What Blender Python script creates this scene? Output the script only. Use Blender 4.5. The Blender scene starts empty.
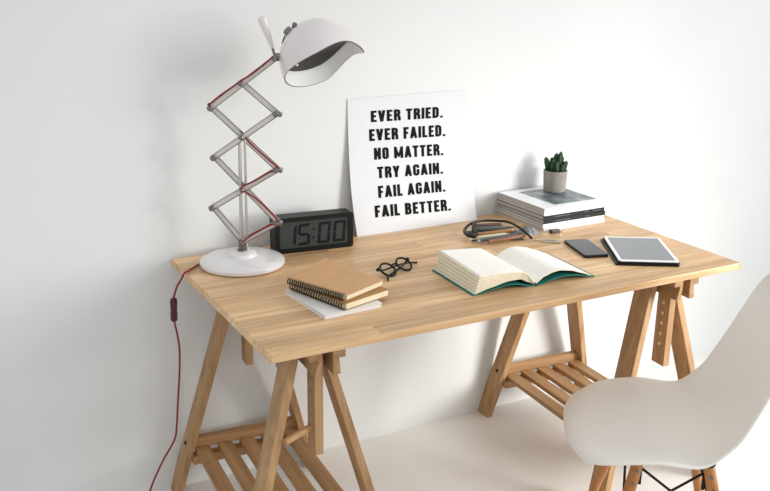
import bpy, bmesh, math, random
from mathutils import Vector, Matrix
random.seed(7)
S = bpy.context.scene
COL = S.collection
PI = math.pi

# ------------------------------------------------------------------ camera
cam_d = bpy.data.cameras.new('camera')
cam = bpy.data.objects.new('camera', cam_d)
COL.objects.link(cam)
yaw, pitch, roll = 0.5007, 0.3008, 0.0135
f = Vector((math.sin(yaw) * math.cos(pitch), math.cos(yaw) * math.cos(pitch), -math.sin(pitch)))
r = f.cross(Vector((0, 0, 1))).normalized()
u = r.cross(f)
r2 = r * math.cos(roll) + u * math.sin(roll)
u2 = -r * math.sin(roll) + u * math.cos(roll)
M = Matrix((r2, u2, -f)).transposed().to_4x4()
M.translation = Vector((-0.6514, -1.6834, 1.5158))
cam.matrix_world = M
cam_d.sensor_fit = 'HORIZONTAL'
cam_d.sensor_width = 36
cam_d.lens = 36 * 929.83 / 770
cam_d.clip_start = 0.05
S.camera = cam

# ------------------------------------------------------------------ world, lights, exposure
w = bpy.data.worlds.new('room_daylight')
S.world = w
w.use_nodes = True
bg = w.node_tree.nodes['Background']
bg.inputs[0].default_value = (0.93, 0.96, 1.0, 1)
bg.inputs[1].default_value = 0.83

def area(name, loc, target, sx, sy, power, col=(1, 1, 1), spread=180):
    d = bpy.data.lights.new(name, 'AREA')
    d.shape = 'RECTANGLE'
    d.size, d.size_y = sx, sy
    d.energy = power
    d.color = col
    d.spread = math.radians(spread)
    o = bpy.data.objects.new(name, d)
    COL.objects.link(o)
    o.location = loc
    o.rotation_euler = (Vector(target) - Vector(loc)).to_track_quat('-Z', 'Y').to_euler()
    return o
area('window_daylight', (3.1, -1.6, 1.95), (1.05, 0.74, 0.7), 1.6, 1.3, 11.5, (1.0, 0.985, 0.96), 84)
area('low_fill_light', (2.75, -1.55, 0.95), (1.2, 0.3, 0.36), 0.8, 0.8, 6.5, (1.0, 0.99, 0.97), 52)  # added fill, no known window: brightens the right trestle's front faces and nearby floor

S.view_settings.view_transform = 'Standard'
S.view_settings.look = 'None'
S.view_settings.gamma = 1
S.view_settings.use_curve_mapping = False
S.view_settings.exposure = 0.0

# ------------------------------------------------------------------ materials
def lin(c):
    return tuple((x / 12.92 if x <= 0.04045 else ((x + 0.055) / 1.055) ** 2.4) for x in (v / 255 for v in c))

def mat(name, rgb, rough=0.5, metal=0.0, noise=0.0, scale=20, bump=0.0, bscale=80, coat=0.0, spec=0.5):
    m = bpy.data.materials.new(name)
    m.use_nodes = True
    nt = m.node_tree
    b = nt.nodes['Principled BSDF']
    c = lin(rgb)
    b.inputs['Base Color'].default_value = (*c, 1)
    b.inputs['Roughness'].default_value = rough
    b.inputs['Metallic'].default_value = metal
    b.inputs['Coat Weight'].default_value = coat
    b.inputs['Specular IOR Level'].default_value = spec
    tc = nt.nodes.new('ShaderNodeTexCoord')
    if noise > 0:
        n = nt.nodes.new('ShaderNodeTexNoise')
        n.inputs['Scale'].default_value = scale
        n.inputs['Detail'].default_value = 5
        nt.links.new(tc.outputs['Object'], n.inputs['Vector'])
        rp = nt.nodes.new('ShaderNodeValToRGB')
        rp.color_ramp.elements[0].position = 0.3
        rp.color_ramp.elements[1].position = 0.7
        rp.color_ramp.elements[0].color = (*[x * (1 - noise) for x in c], 1)
        rp.color_ramp.elements[1].color = (*[min(1, x * (1 + noise * 0.6)) for x in c], 1)
        nt.links.new(n.outputs['Fac'], rp.inputs['Fac'])
        nt.links.new(rp.outputs['Color'], b.inputs['Base Color'])
    if bump > 0:
        n2 = nt.nodes.new('ShaderNodeTexNoise')
        n2.inputs['Scale'].default_value = bscale
        n2.inputs['Detail'].default_value = 6
        nt.links.new(tc.outputs['Object'], n2.inputs['Vector'])
        bp = nt.nodes.new('ShaderNodeBump')
        bp.inputs['Strength'].default_value = bump
        bp.inputs['Distance'].default_value = 0.004
        nt.links.new(n2.outputs['Fac'], bp.inputs['Height'])
        nt.links.new(bp.outputs['Normal'], b.inputs['Normal'])
    return m

def wood(name, dark, light, axis, rough=0.5, planks=None, knots=False, streak=38):
    """Grain that runs along one axis of the object; planks = (length, width) gives glued staves along x."""
    m = bpy.data.materials.new(name)
    m.use_nodes = True
    nt = m.node_tree
    L = nt.links.new
    b = nt.nodes['Principled BSDF']
    b.inputs['Roughness'].default_value = rough
    tc = nt.nodes.new('ShaderNodeTexCoord')
    mp = nt.nodes.new('ShaderNodeMapping')
    sc = [streak] * 3
    sc['xyz'.index(axis)] = streak * 0.055
    mp.inputs['Scale'].default_value = sc
    L(tc.outputs['Object'], mp.inputs['Vector'])
    info = nt.nodes.new('ShaderNodeObjectInfo')
    add = nt.nodes.new('ShaderNodeVectorMath')
    add.operation = 'ADD'
    mul = nt.nodes.new('ShaderNodeVectorMath')
    mul.operation = 'SCALE'
    mul.inputs[0].default_value = (31, 17, 23)
    L(info.outputs['Random'], mul.inputs['Scale'])
    L(mp.outputs['Vector'], add.inputs[0])
    L(mul.outputs['Vector'], add.inputs[1])
    n = nt.nodes.new('ShaderNodeTexNoise')
    n.inputs['Scale'].default_value = 1.0
    n.inputs['Detail'].default_value = 7
    n.inputs['Roughness'].default_value = 0.6
    n.inputs['Distortion'].default_value = 0.6
    rp = nt.nodes.new('ShaderNodeValToRGB')
    rp.color_ramp.elements[0].position = 0.28
    rp.color_ramp.elements[1].position = 0.72
    rp.color_ramp.elements[0].color = (*lin(dark), 1)
    rp.color_ramp.elements[1].color = (*lin(light), 1)
    L(n.outputs['Fac'], rp.inputs['Fac'])
    out = rp.outputs['Color']
    if planks:
        bk = nt.nodes.new('ShaderNodeTexBrick')
        bk.offset = 0.37
        bk.squash = 1.0
        bk.inputs['Scale'].default_value = 1.0
        bk.inputs['Brick Width'].default_value = planks[0]
        bk.inputs['Row Height'].default_value = planks[1]
        bk.inputs['Mortar Size'].default_value = 0.0005
        bk.inputs['Mortar Smooth'].default_value = 0.3
        bk.inputs['Bias'].default_value = 0.0
        bk.inputs['Color1'].default_value = (0.0, 0.0, 0.0, 1)
        bk.inputs['Color2'].default_value = (1.0, 1.0, 1.0, 1)
        bk.inputs['Mortar'].default_value = (0.35, 0.35, 0.35, 1)
        L(tc.outputs['Object'], bk.inputs['Vector'])
        # shift the grain from stave to stave
        sh = nt.nodes.new('ShaderNodeVectorMath')
        sh.operation = 'MULTIPLY'
        sh.inputs[1].default_value = (9, 13, 7)
        L(bk.outputs['Color'], sh.inputs[0])
        ad2 = nt.nodes.new('ShaderNodeVectorMath')
        ad2.operation = 'ADD'
        L(add.outputs['Vector'], ad2.inputs[0])
        L(sh.outputs['Vector'], ad2.inputs[1])
        L(ad2.outputs['Vector'], n.inputs['Vector'])
        tint = nt.nodes.new('ShaderNodeValToRGB')
        e = tint.color_ramp.elements
        e[0].color = (0.70, 0.64, 0.58, 1)
        e[1].color = (1.16, 1.15, 1.12, 1)
        k = e.new(0.25); k.color = (0.90, 0.86, 0.80, 1)
        k = e.new(0.5); k.color = (1.02, 1.0, 0.95, 1)
        k = e.new(0.75); k.color = (1.04, 0.97, 0.92, 1)
        L(bk.outputs['Color'], tint.inputs['Fac'])
        mx = nt.nodes.new('ShaderNodeMix')
        mx.data_type = 'RGBA'
        mx.blend_type = 'MULTIPLY'
        mx.inputs['Factor'].default_value = 0.8
        L(out, mx.inputs['A'])
        L(tint.outputs['Color'], mx.inputs['B'])
        out = mx.outputs['Result']
    else:
        L(add.outputs['Vector'], n.inputs['Vector'])
    L(out, b.inputs['Base Color'])
    bp = nt.nodes.new('ShaderNodeBump')
    bp.inputs['Strength'].default_value = 0.12
    bp.inputs['Distance'].default_value = 0.001
    L(n.outputs['Fac'], bp.inputs['Height'])
    L(bp.outputs['Normal'], b.inputs['Normal'])
    return m

MW = mat('painted_plaster', (227, 228, 226), 0.85, noise=0.03, scale=2.2, bump=0.05, bscale=9)
MF = mat('painted_concrete', (240, 238, 233), 0.42, noise=0.05, scale=3.5, bump=0.04, bscale=14)
TOPW = wood('beech_staves', (190, 148, 102), (240, 206, 161), 'x', 0.42, planks=(0.42, 0.052), streak=52)
EDGEW = TOPW
LEGW = wood('beech_grain_upright', (146, 108, 68), (194, 154, 108), 'z', 0.5)
RAILW = wood('beech_grain_deep', (140, 102, 64), (186, 146, 100), 'y', 0.5)
CROSSW = wood('beech_grain_across', (144, 106, 66), (190, 150, 104), 'x', 0.5)
DOWEL = mat('pale_beech_dowel', (232, 204, 164), 0.45, noise=0.1, scale=60)
DOWEL2 = mat('tan_beech_dowel', (196, 152, 104), 0.45, noise=0.15, scale=60)
STEEL = mat('dark_steel', (60, 58, 56), 0.35, 0.9)
CHROME = mat('chrome', (128, 126, 123), 0.12, 1.0)
RIM = mat('grey_rim', (120, 118, 116), 0.35, 0.2)
ARMM = mat('pale_enamel_bar', (226, 219, 210), 0.3, 0.1)
WHITEEN = mat('white_enamel', (226, 218, 215), 0.16, coat=0.6)
BASEEN = mat('white_base_enamel', (230, 226, 224), 0.22, coat=0.4)
INNER = mat('white_reflector', (252, 251, 248), 0.4)
DARKREF = mat('dark_reflector', (30, 30, 32), 0.35, 0.4)
RED = mat('red_textile_cable', (138, 28, 34), 0.7, bump=0.3, bscale=900)
SWITCH = mat('maroon_plastic', (78, 12, 20), 0.35)
BLACK = mat('black_plastic', (12, 12, 13), 0.45, spec=0.3)
BLACKG = mat('black_acetate', (9, 9, 10), 0.3, spec=0.25)
LCD = mat('grey_lcd', (60, 66, 64), 0.35, spec=0.25)
LCDINK = mat('lcd_ink', (14, 19, 25), 0.5, spec=0.2)
PAPER = mat('poster_paper', (222, 224, 226), 0.75, noise=0.02, scale=5)
INK = mat('black_ink', (13, 13, 14), 0.8, spec=0.2)
KRAFT = mat('kraft_board', (206, 160, 112), 0.72, noise=0.07, scale=25)
KRAFT2 = mat('brown_kraft_board', (170, 128, 76), 0.72, noise=0.07, scale=25)
PAGES = mat('cream_page_edges', (238, 224, 190), 0.8, noise=0.06, scale=200)
OFFW = mat('off_white_cover', (232, 230, 226), 0.6)
WIRE = mat('bronze_wire', (62, 54, 44), 0.35, 0.7)
LEAF = mat('cream_paper', (250, 246, 236), 0.75, noise=0.02, scale=12)
LEAFE = mat('cream_paper_edge', (234, 223, 200), 0.8, noise=0.05, scale=60)
TEAL = mat('teal_cloth', (16, 112, 104), 0.6, noise=0.08, scale=120)
PHONEB = mat('black_phone_shell', (18, 20, 23), 0.35, spec=0.3)
PHONES = mat('slate_glass', (34, 40, 48), 0.22, spec=0.3)
TABW = mat('white_bezel', (238, 240, 240), 0.2)
TABS = mat('grey_screen_glass', (122, 125, 129), 0.15)
POT = mat('grey_concrete', (148, 142, 132), 0.85, noise=0.1, scale=60, bump=0.15, bscale=200)
SOIL = mat('dark_soil', (52, 42, 34), 0.95, noise=0.4, scale=200)
CACT = mat('dark_green_cactus', (28, 64, 28), 0.6, noise=0.35, scale=90)
MAGP = mat('magazine_pages', (186, 180, 172), 0.8, noise=0.1, scale=300)
MAGW = mat('white_magazine_card', (240, 240, 240), 0.4)
MAGK = mat('black_magazine_card', (15, 16, 19), 0.5, spec=0.3)
SEATM = mat('white_polypropylene', (245, 240, 231), 0.42)
CLEG = wood('amber_maple', (150, 92, 42), (196, 134, 72), 'z', 0.4)

GREYINK = mat('grey_print', (92, 95, 100), 0.6)
def photo_mat():
    m = bpy.data.materials.new('cover_photograph')
    m.use_nodes = True
    nt = m.node_tree
    L = nt.links.new
    b = nt.nodes['Principled BSDF']
    b.inputs['Roughness'].default_value = 0.35
    tc = nt.nodes.new('ShaderNodeTexCoord')
    n = nt.nodes.new('ShaderNodeTexNoise')
    n.inputs['Scale'].default_value = 18
    n.inputs['Detail'].default_value = 6
    L(tc.outputs['Object'], n.inputs['Vector'])
    rp = nt.nodes.new('ShaderNodeValToRGB')
    e = rp.color_ramp.elements
    e[0].position, e[1].position = 0.32, 0.72
    e[0].color = (*lin((58, 64, 70)), 1)
    e[1].color = (*lin((176, 172, 168)), 1)
    k = e.new(0.52); k.color = (*lin((104, 118, 124)), 1)
    L(n.outputs['Fac'], rp.inputs['Fac'])
    L(rp.outputs['Color'], b.inputs['Base Color'])
    return m
PHOTO = photo_mat()

def glass_mat():
    m = bpy.data.materials.new('clear_lens')
    m.use_nodes = True
    b = m.node_tree.nodes['Principled BSDF']
    b.inputs['Base Color'].default_value = (0.93, 0.95, 0.95, 1)
    b.inputs['Transmission Weight'].default_value = 1
    b.inputs['Roughness'].default_value = 0.02
    b.inputs['IOR'].default_value = 1.12
    return m
LENS = glass_mat()

# ------------------------------------------------------------------ helpers
def obj(name, bm, m, parent=None, smooth=False, loc=None, rotz=None):
    me = bpy.data.meshes.new(name)
    bmesh.ops.recalc_face_normals(bm, faces=bm.faces)
    if smooth:
        for fc in bm.faces:
            fc.smooth = True
        for e in bm.edges:
            if len(e.link_faces) == 2 and e.calc_face_angle(0) > 0.7:
                e.smooth = False
    bm.to_mesh(me)
    bm.free()
    for k in (m if isinstance(m, (list, tuple)) else [m]):
        me.materials.append(k)
    o = bpy.data.objects.new(name, me)
    COL.objects.link(o)
    if parent is not None:
        o.parent = parent
    if loc is not None:
        o.location = loc
    if rotz is not None:
        o.rotation_euler = (0, 0, rotz)
    return o

def tag(o, label, cat=None, group=None, kind=None):
    if label: o['label'] = label
    if cat: o['category'] = cat
    if group: o['group'] = group
    if kind: o['kind'] = kind
    return o

def thing(name, label, cat, loc=(0, 0, 0), rotz=0, group=None):
    o = bpy.data.objects.new(name, None)
    o.empty_display_size = 0.05
    COL.objects.link(o)
    o.location = loc
    o.rotation_euler = (0, 0, rotz)
    return tag(o, label, cat, group)

def box(bm, lo, hi, bev=0.0, seg=2):
    t = bmesh.new()
    bmesh.ops.create_cube(t, size=1)
    for v in t.verts:
        v.co = Vector([lo[i] + (v.co[i] + 0.5) * (hi[i] - lo[i]) for i in range(3)])
    if bev > 0:
        bmesh.ops.bevel(t, geom=list(t.edges), offset=bev, segments=seg, affect='EDGES', profile=0.7)
    merge(bm, t)
    return bm

def merge(bm, t, mi=None):
    mp = {}
    for v in t.verts:
        mp[v] = bm.verts.new(v.co)
    for fc in t.faces:
        try:
            nf = bm.faces.new([mp[v] for v in fc.verts])
            nf.material_index = fc.material_index if mi is None else mi
            nf.smooth = fc.smooth
        except ValueError:
            pass
    t.free()

def hexa(bm, pts, bev=0.0):
    """8 points: 4 of the one end (loop), 4 of the other."""
    t = bmesh.new()
    vs = [t.verts.new(p) for p in pts]
    for q in ((0, 1, 2, 3), (7, 6, 5, 4), (0, 4, 5, 1), (1, 5, 6, 2), (2, 6, 7, 3), (3, 7, 4, 0)):
        t.faces.new([vs[i] for i in q])
    if bev > 0:
        bmesh.ops.recalc_face_normals(t, faces=t.faces)
        bmesh.ops.bevel(t, geom=list(t.edges), offset=bev, segments=2, affect='EDGES', profile=0.7)
    merge(bm, t)
    return bm

def prism(bm, pts, axis, a, b, bev=0.0):
    """polygon pts (2-D) extruded along an axis from a to b."""
    t = bmesh.new()
    def P(p, k):
        if axis == 'z': return (p[0], p[1], k)
        if axis == 'y': return (p[0], k, p[1])
        return (k, p[0], p[1])
    A = [t.verts.new(P(p, a)) for p in pts]
    B = [t.verts.new(P(p, b)) for p in pts]
    n = len(pts)
    t.faces.new(A)
    t.faces.new(B[::-1])
    for i in range(n):
        t.faces.new([A[i], A[(i + 1) % n], B[(i + 1) % n], B[i]])
    bmesh.ops.recalc_face_normals(t, faces=t.faces)
    if bev > 0:
        bmesh.ops.bevel(t, geom=list(t.edges), offset=bev, segments=2, affect='EDGES', profile=0.7)
    merge(bm, t)
    return bm

def lathe(bm, prof, n=32, mtx=None):
    """prof: (radius, z) list; radius 0 closes."""
    t = bmesh.new()
    rings = []
    for (rr, z) in prof:
        if rr < 1e-6:
            rings.append([t.verts.new((0, 0, z))])
        else:
            rings.append([t.verts.new((rr * math.cos(2 * PI * i / n), rr * math.sin(2 * PI * i / n), z)) for i in range(n)])
    for a, b in zip(rings, rings[1:]):
        for i in range(n):
            j = (i + 1) % n
            if len(a) == 1 and len(b) == 1: continue
            if len(a) == 1: t.faces.new([a[0], b[i], b[j]])
            elif len(b) == 1: t.faces.new([a[i], a[j], b[0]])
            else: t.faces.new([a[i], a[j], b[j], b[i]])
    if mtx is not None:
        bmesh.ops.transform(t, matrix=mtx, verts=t.verts)
    for fc in t.faces: fc.smooth = True
    merge(bm, t)
    return bm

def frame_to(d):
    d = Vector(d).normalized()
    return d.to_track_quat('Z', 'Y').to_matrix().to_4x4()

def rod(bm, a, b, r0, r1=None, n=14, cap=True):
    a, b = Vector(a), Vector(b)
    r1 = r0 if r1 is None else r1
    L = (b - a).length
    mt = Matrix.Translation(a) @ frame_to(b - a)
    pr = [(r0, 0), (r1, L)]
    if cap: pr = [(0, 0)] + pr + [(0, L)]
    return lathe(bm, pr, n, mt)

def smooth_path(pts, sub=6):
    P = [Vector(p) for p in pts]
    out = []
    for i in range(len(P) - 1):
        p0 = P[max(i - 1, 0)]; p1 = P[i]; p2 = P[i + 1]; p3 = P[min(i + 2, len(P) - 1)]
        for k in range(sub):
            t = k / sub
            out.append(0.5 * ((2 * p1) + (-p0 + p2) * t + (2 * p0 - 5 * p1 + 4 * p2 - p3) * t * t + (-p0 + 3 * p1 - 3 * p2 + p3) * t ** 3))
    out.append(P[-1])
    return out

def tube(bm, path, rad, n=8, closed=False, cap=True, flat=None):
    P = [Vector(p) for p in path]
    t = bmesh.new()
    N = len(P)
    rings = []
    up = None
    for i in range(N):
        if closed: d = (P[(i + 1) % N] - P[i - 1]).normalized()
        else: d = (P[min(i + 1, N - 1)] - P[max(i - 1, 0)]).normalized()
        if up is None:
            up = Vector((0, 0, 1)) if abs(d.z) < 0.9 else Vector((1, 0, 0))
        s = d.cross(up)
        if s.length < 1e-5: s = d.cross(Vector((0.3, 1, 0.1)))
        s.normalize()
        up = s.cross(d).normalized()
        rr = rad[i] if isinstance(rad, (list, tuple)) else rad
        fu = flat if flat else 1.0
        rings.append([t.verts.new(P[i] + rr * (math.cos(2 * PI * k / n) * s + fu * math.sin(2 * PI * k / n) * up)) for k in range(n)])
    rng = range(N) if closed else range(N - 1)
    for i in rng:
        a, b = rings[i], rings[(i + 1) % N]
        for k in range(n):
            t.faces.new([a[k], a[(k + 1) % n], b[(k + 1) % n], b[k]])
    if cap and not closed:
        t.faces.new(rings[0][::-1]); t.faces.new(rings[-1])
    for fc in t.faces: fc.smooth = True
    merge(bm, t)
    return bm

def roundrect(w_, h_, rad, n=6, cx=0, cy=0):
    out = []
    for (sx, sy, a0) in ((1, 1, 0), (-1, 1, PI / 2), (-1, -1, PI), (1, -1, 1.5 * PI)):
        for k in range(n + 1):
            a = a0 + PI / 2 * k / n
            out.append((cx + sx * (w_ / 2 - rad) + rad * math.cos(a), cy + sy * (h_ / 2 - rad) + rad * math.sin(a)))
    return out

def quadpoly(bm, corners, z0, z1, bev=0.0):
    return prism(bm, corners, 'z', z0, z1, bev)

B = bmesh.new

# ------------------------------------------------------------------ setting
WY = 0.7403          # face of the back wall
W, D, H, TH = 1.40, 0.7295, 0.7158, 0.0195
tag(obj('wall_back', box(B(), (-3.2, WY, -0.1), (4.6, WY + 0.12, 2.7)), MW), None, kind='structure')
tag(obj('floor', box(B(), (-3.2, -3.6, -0.1), (4.6, WY, 0.0)), MF), None, kind='structure')

# ------------------------------------------------------------------ desk top
bm = prism(B(), roundrect(W, D, 0.0025, 3, W / 2, D / 2), 'z', H - TH, H, 0.0022)
tag(obj('desk_top', bm, TOPW), 'long pale beech desk top of glued staves lying on two trestles', 'desk top')

# ------------------------------------------------------------------ trestles
ZR = H - TH          # top of the rails
def peg_board(y0, y1, x0, x1, z0, z1, holes, hr):
    """upright board with real round holes bored through its broad side (along x)"""
    bm = B()
    yc = (y0 + y1) / 2
    n = 12
    cell = 0.009
    zs = [z0]
    for h in holes: zs += [h - cell, h + cell]
    zs += [z1]
    def P(x, y, z): return bm.verts.new((x, y, z))
    for s in range(len(zs) - 1):
        a, b = zs[s], zs[s + 1]
        if b - a < 1e-6: continue
        hole = s % 2 == 1
        for x in (x0, x1):
            if not hole:
                bm.faces.new([P(x, y0, a), P(x, y1, a), P(x, y1, b), P(x, y0, b)])
            else:
                zc = (a + b) / 2
                ring, outer = [], []
                for k in range(n):
                    t = 2 * PI * (k + 0.5) / n
                    c, s_ = math.cos(t), math.sin(t)
                    ring.append((yc + hr * c, zc + hr * s_))
                    q = 1 / max(abs(c) / ((y1 - y0) / 2), abs(s_) / cell)
                    outer.append((yc + q * c, zc + q * s_))
                for k in range(n):
                    j = (k + 1) % n
                    bm.faces.new([P(x, *ring[k]), P(x, *ring[j]), P(x, *outer[j]), P(x, *outer[k])])
                for cy_, cz_ in ((y0, a), (y1, a), (y1, b), (y0, b)):
                    near = sorted(outer, key=lambda p: (p[0] - cy_) ** 2 / 4 + (p[1] - cz_) ** 2)
                    # fill the little corners
                    i = outer.index(near[0])
                    for j in ((i + 1) % n, (i - 1) % n):
                        on_y0 = abs(outer[i][0] - cy_) < 1e-6
                        on_y1 = abs(outer[j][0] - cy_) < 1e-6
                        if on_y0 != on_y1:
                            bm.faces.new([P(x, *outer[i]), P(x, *outer[j]), P(x, cy_, cz_)])
        if hole:
            zc = (a + b) / 2
            for k in range(n):
                t0, t1 = 2 * PI * (k + 0.5) / n, 2 * PI * (k + 1.5) / n
                bm.faces.new([P(x0, yc + hr * math.cos(t0), zc + hr * math.sin(t0)), P(x1, yc + hr * math.cos(t0), zc + hr * math.sin(t0)),
                              P(x1, yc + hr * math.cos(t1), zc + hr * math.sin(t1)), P(x0, yc + hr * math.cos(t1), zc + hr * math.sin(t1))])
        for y in (y0, y1):
            bm.faces.new([P(x0, y, a), P(x1, y, a), P(x1, y, b), P(x0, y, b)])
    for z in (z0, z1):
        bm.faces.new([P(x0, y0, z), P(x1, y0, z), P(x1, y1, z), P(x0, y1, z)])
    bmesh.ops.remove_doubles(bm, verts=bm.verts, dist=1e-5)
    return bm

def trestle(xc, yc, turn, label, plugs, long_peg):
    t = thing('trestle', label, 'trestle', (xc, yc, 0), turn, 'trestles carrying the desk top')
    SX, SY = 0.265, 0.11
    tx, ty = 0.021, 0.066
    yf0, yb0 = -0.346, 0.346      # outer faces at floor level, from the trestle's centre
    def leg(side, front):
        def xo(z):
            k = (0.65 - z) * SX
            return -0.064 - k if side < 0 else 0.031 + k
        def yo(z):
            return yf0 + SY * z if front else yb0 - SY * z
        def loop(z):
            xa = xo(z); xb = xa + tx * (1 if side < 0 else -1)
            ya = yo(z); yb = ya + ty * (1 if front else -1)
            return [(xa, ya, z), (xb, ya, z), (xb, yb, z), (xa, yb, z)]
        zt = ZR - 0.001 if side < 0 else 0.632
        o = obj('leg', hexa(B(), loop(0.0) + loop(zt), 0.0025), LEGW, t)
        # dark bolt head where the shelf rail is fixed
        zb = 0.165
        xa = xo(zb); yb = yo(zb) + ty * 0.5 * (1 if front else -1)
        sgn = -1 if side < 0 else 1
        bb = rod(B(), (xa - sgn * 0.001, yb, zb), (xa + sgn * 0.004, yb, zb), 0.005, n=12)
        obj('bolt', bb, STEEL, o)
    for fr in (True, False):
        for sd in (-1, 1): leg(sd, fr)
    # two notched rails that carry the desk top
    yA, yB = -0.339, 0.335
    zf, zb_ = 0.655, 0.615
    left = [(-0.0425, ZR), (-0.0425, zf), (-0.022, zf), (-0.031, zb_), (-0.0185, zb_), (-0.0125, zf - 0.01), (-0.0125, ZR)]
    right = [(0.0435, ZR), (0.0435, zf), (0.028, zf), (0.032, zb_), (0.0135, zb_), (0.0125, zf), (0.0125, ZR)]
    obj('rail', prism(B(), left, 'y', yA, yB, 0.0012), RAILW, t)
    obj('rail', prism(B(), right, 'y', yA, yB, 0.0012), RAILW, t)
    # upright height boards with their row of holes
    hz = [0.587 - 0.0315 * k for k in range(5)]
    for (y0, y1) in ((-0.302, -0.252), (0.245, 0.292)):
        pb = obj('height_board', peg_board(y0, y1, -0.0178, 0.0025, 0.398, ZR - 0.001, hz[::-1], 0.0042), LEGW, t)
        if plugs and y0 < 0:
            for z in hz:
                p = lathe(B(), [(0, 0.0035), (0.0035, 0.003), (0.0052, 0.001), (0.0052, -0.012), (0, -0.012)], 12,
                          Matrix.Translation((-0.0178, (y0 + y1) / 2, z)) @ frame_to((-1, 0, 0)))
                tag(obj('plug', p, DOWEL, pb, True), 'pale round wooden plug')
    if long_peg:
        p = lathe(B(), [(0, 0.078), (0.0075, 0.077), (0.0085, 0.074), (0.0085, 0.0), (0.004, 0.0), (0.004, -0.012), (0, -0.012)], 16,
                  Matrix.Translation((-0.0178, -0.277, hz[4])) @ frame_to((-1, -0.32, -0.16)))
        obj('peg', p, DOWEL2, t, True)
    # slatted shelf
    z0 = 0.15
    xl = -0.064 - (0.65 - z0) * SX + tx
    xr = 0.031 + (0.65 - z0) * SX - tx
    for (ya, yb) in ((0.284, 0.304), (-0.304, -0.284)):
        obj('shelf_rail', box(B(), (xl - 0.004, ya, 0.146), (xr + 0.004, yb, 0.180), 0.002), CROSSW, t)
    for (ya, yb) in ((0.252, 0.284), (-0.284, -0.252)):
        obj('ledger', box(B(), (xl - 0.006, ya, 0.112), (xr + 0.006, yb, 0.137), 0.002), CROSSW, t)
    n = 5
    sw = 0.042
    for k in range(n):
        x0 = xl + 0.006 + (xr - xl - 0.012 - sw) * k / (n - 1)
        obj('slat', box(B(), (x0, -0.283, 0.137), (x0 + sw, 0.283, 0.152), 0.003), RAILW, t)
    return t
trestle(0.176, 0.389, -0.06, 'beech trestle under the lamp end of the desk, with a long wooden peg', False, True)
trestle(1.272, 0.389, -0.055, 'beech trestle beside the white chair, with pale plugs in its upright board', True, False)

# ------------------------------------------------------------------ chair
chair = thing('shell_chair', 'white moulded plastic chair on wooden dowel legs with black wire braces', 'chair', (0.952, -0.190, 0), math.atan2(0.60, -0.80))
# local x = facing direction, local y = the sitter's left (towards the camera)
prof = [(0.220, 0.382, 0.080), (0.229, 0.391, 0.135), (0.232, 0.402, 0.172), (0.227, 0.413, 0.192), (0.213, 0.420, 0.207), (0.190, 0.4245, 0.217), (0.145, 0.4265, 0.225), (0.08, 0.4255, 0.229),
        (0.02, 0.423, 0.230), (-0.04, 0.418, 0.229), (-0.09, 0.421, 0.226), (-0.130, 0.432, 0.223), (-0.168, 0.454, 0.221), (-0.200, 0.488, 0.219),
        (-0.224, 0.535, 0.216), (-0.249, 0.59, 0.211), (-0.273, 0.65, 0.202), (-0.294, 0.71, 0.188), (-0.308, 0.755, 0.165), (-0.317, 0.785, 0.130), (-0.322, 0.80, 0.085)]
def shell_point(v, uu):
    n = len(prof) - 1
    i = min(int(v * n), n - 1)
    t = v * n - i
    p = []
    for k in range(3):                      # smooth interpolation along the profile
        a0, a1, a2, a3 = [prof[max(0, min(n, i + q))][k] for q in (-1, 0, 1, 2)]
        p.append(0.5 * (2 * a1 + (a2 - a0) * t + (2 * a0 - 5 * a1 + 4 * a2 - a3) * t * t + (3 * a1 - a0 - 3 * a2 + a3) * t ** 3))
    x, z, hw = p
    e = abs(uu) ** 2.6
    seat = max(0.0, min(1.0, 1 - (z - 0.44) / 0.16)) if x < 0 else 1.0
    front = max(0.0, min(1.0, (x - 0.02) / 0.19))
    back = 1 - seat
    bk_ = max(0.0, min(1.0, (-0.01 - x) / 0.19))
    bk_ = bk_ * bk_ * (3 - 2 * bk_)
    z2 = z + e * 0.010 * seat * (1 - front) - front ** 1.3 * abs(uu) ** 2.2 * 0.016
    x2 = x + e * (0.070 * back + 0.064 * seat * bk_) - front * abs(uu) ** 3 * 0.050
    return Vector((x2, uu * hw, z2))
bm = B()
NV, NU = 76, 36
g = [[bm.verts.new(shell_point(i / NV, -1 + 2 * j / NU)) for j in range(NU + 1)] for i in range(NV + 1)]
for i in range(NV):
    for j in range(NU):
        bm.faces.new([g[i][j], g[i][j + 1], g[i + 1][j + 1], g[i + 1][j]])
for _ in range(3):
    bmesh.ops.smooth_vert(bm, verts=[v for v in bm.verts if not v.is_boundary], factor=0.5, use_axis_x=True, use_axis_y=True, use_axis_z=True)
bmesh.ops.recalc_face_normals(bm, faces=bm.faces)
shell = obj('seat_shell', bm, SEATM, chair, True)
md = shell.modifiers.new('thickness', 'SOLIDIFY'); md.thickness = 0.0065; md.offset = 0
md = shell.modifiers.new('edge', 'BEVEL'); md.width = 0.0025; md.segments = 2; md.limit_method = 'ANGLE'; md.angle_limit = math.radians(50)
tops = {}
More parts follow.
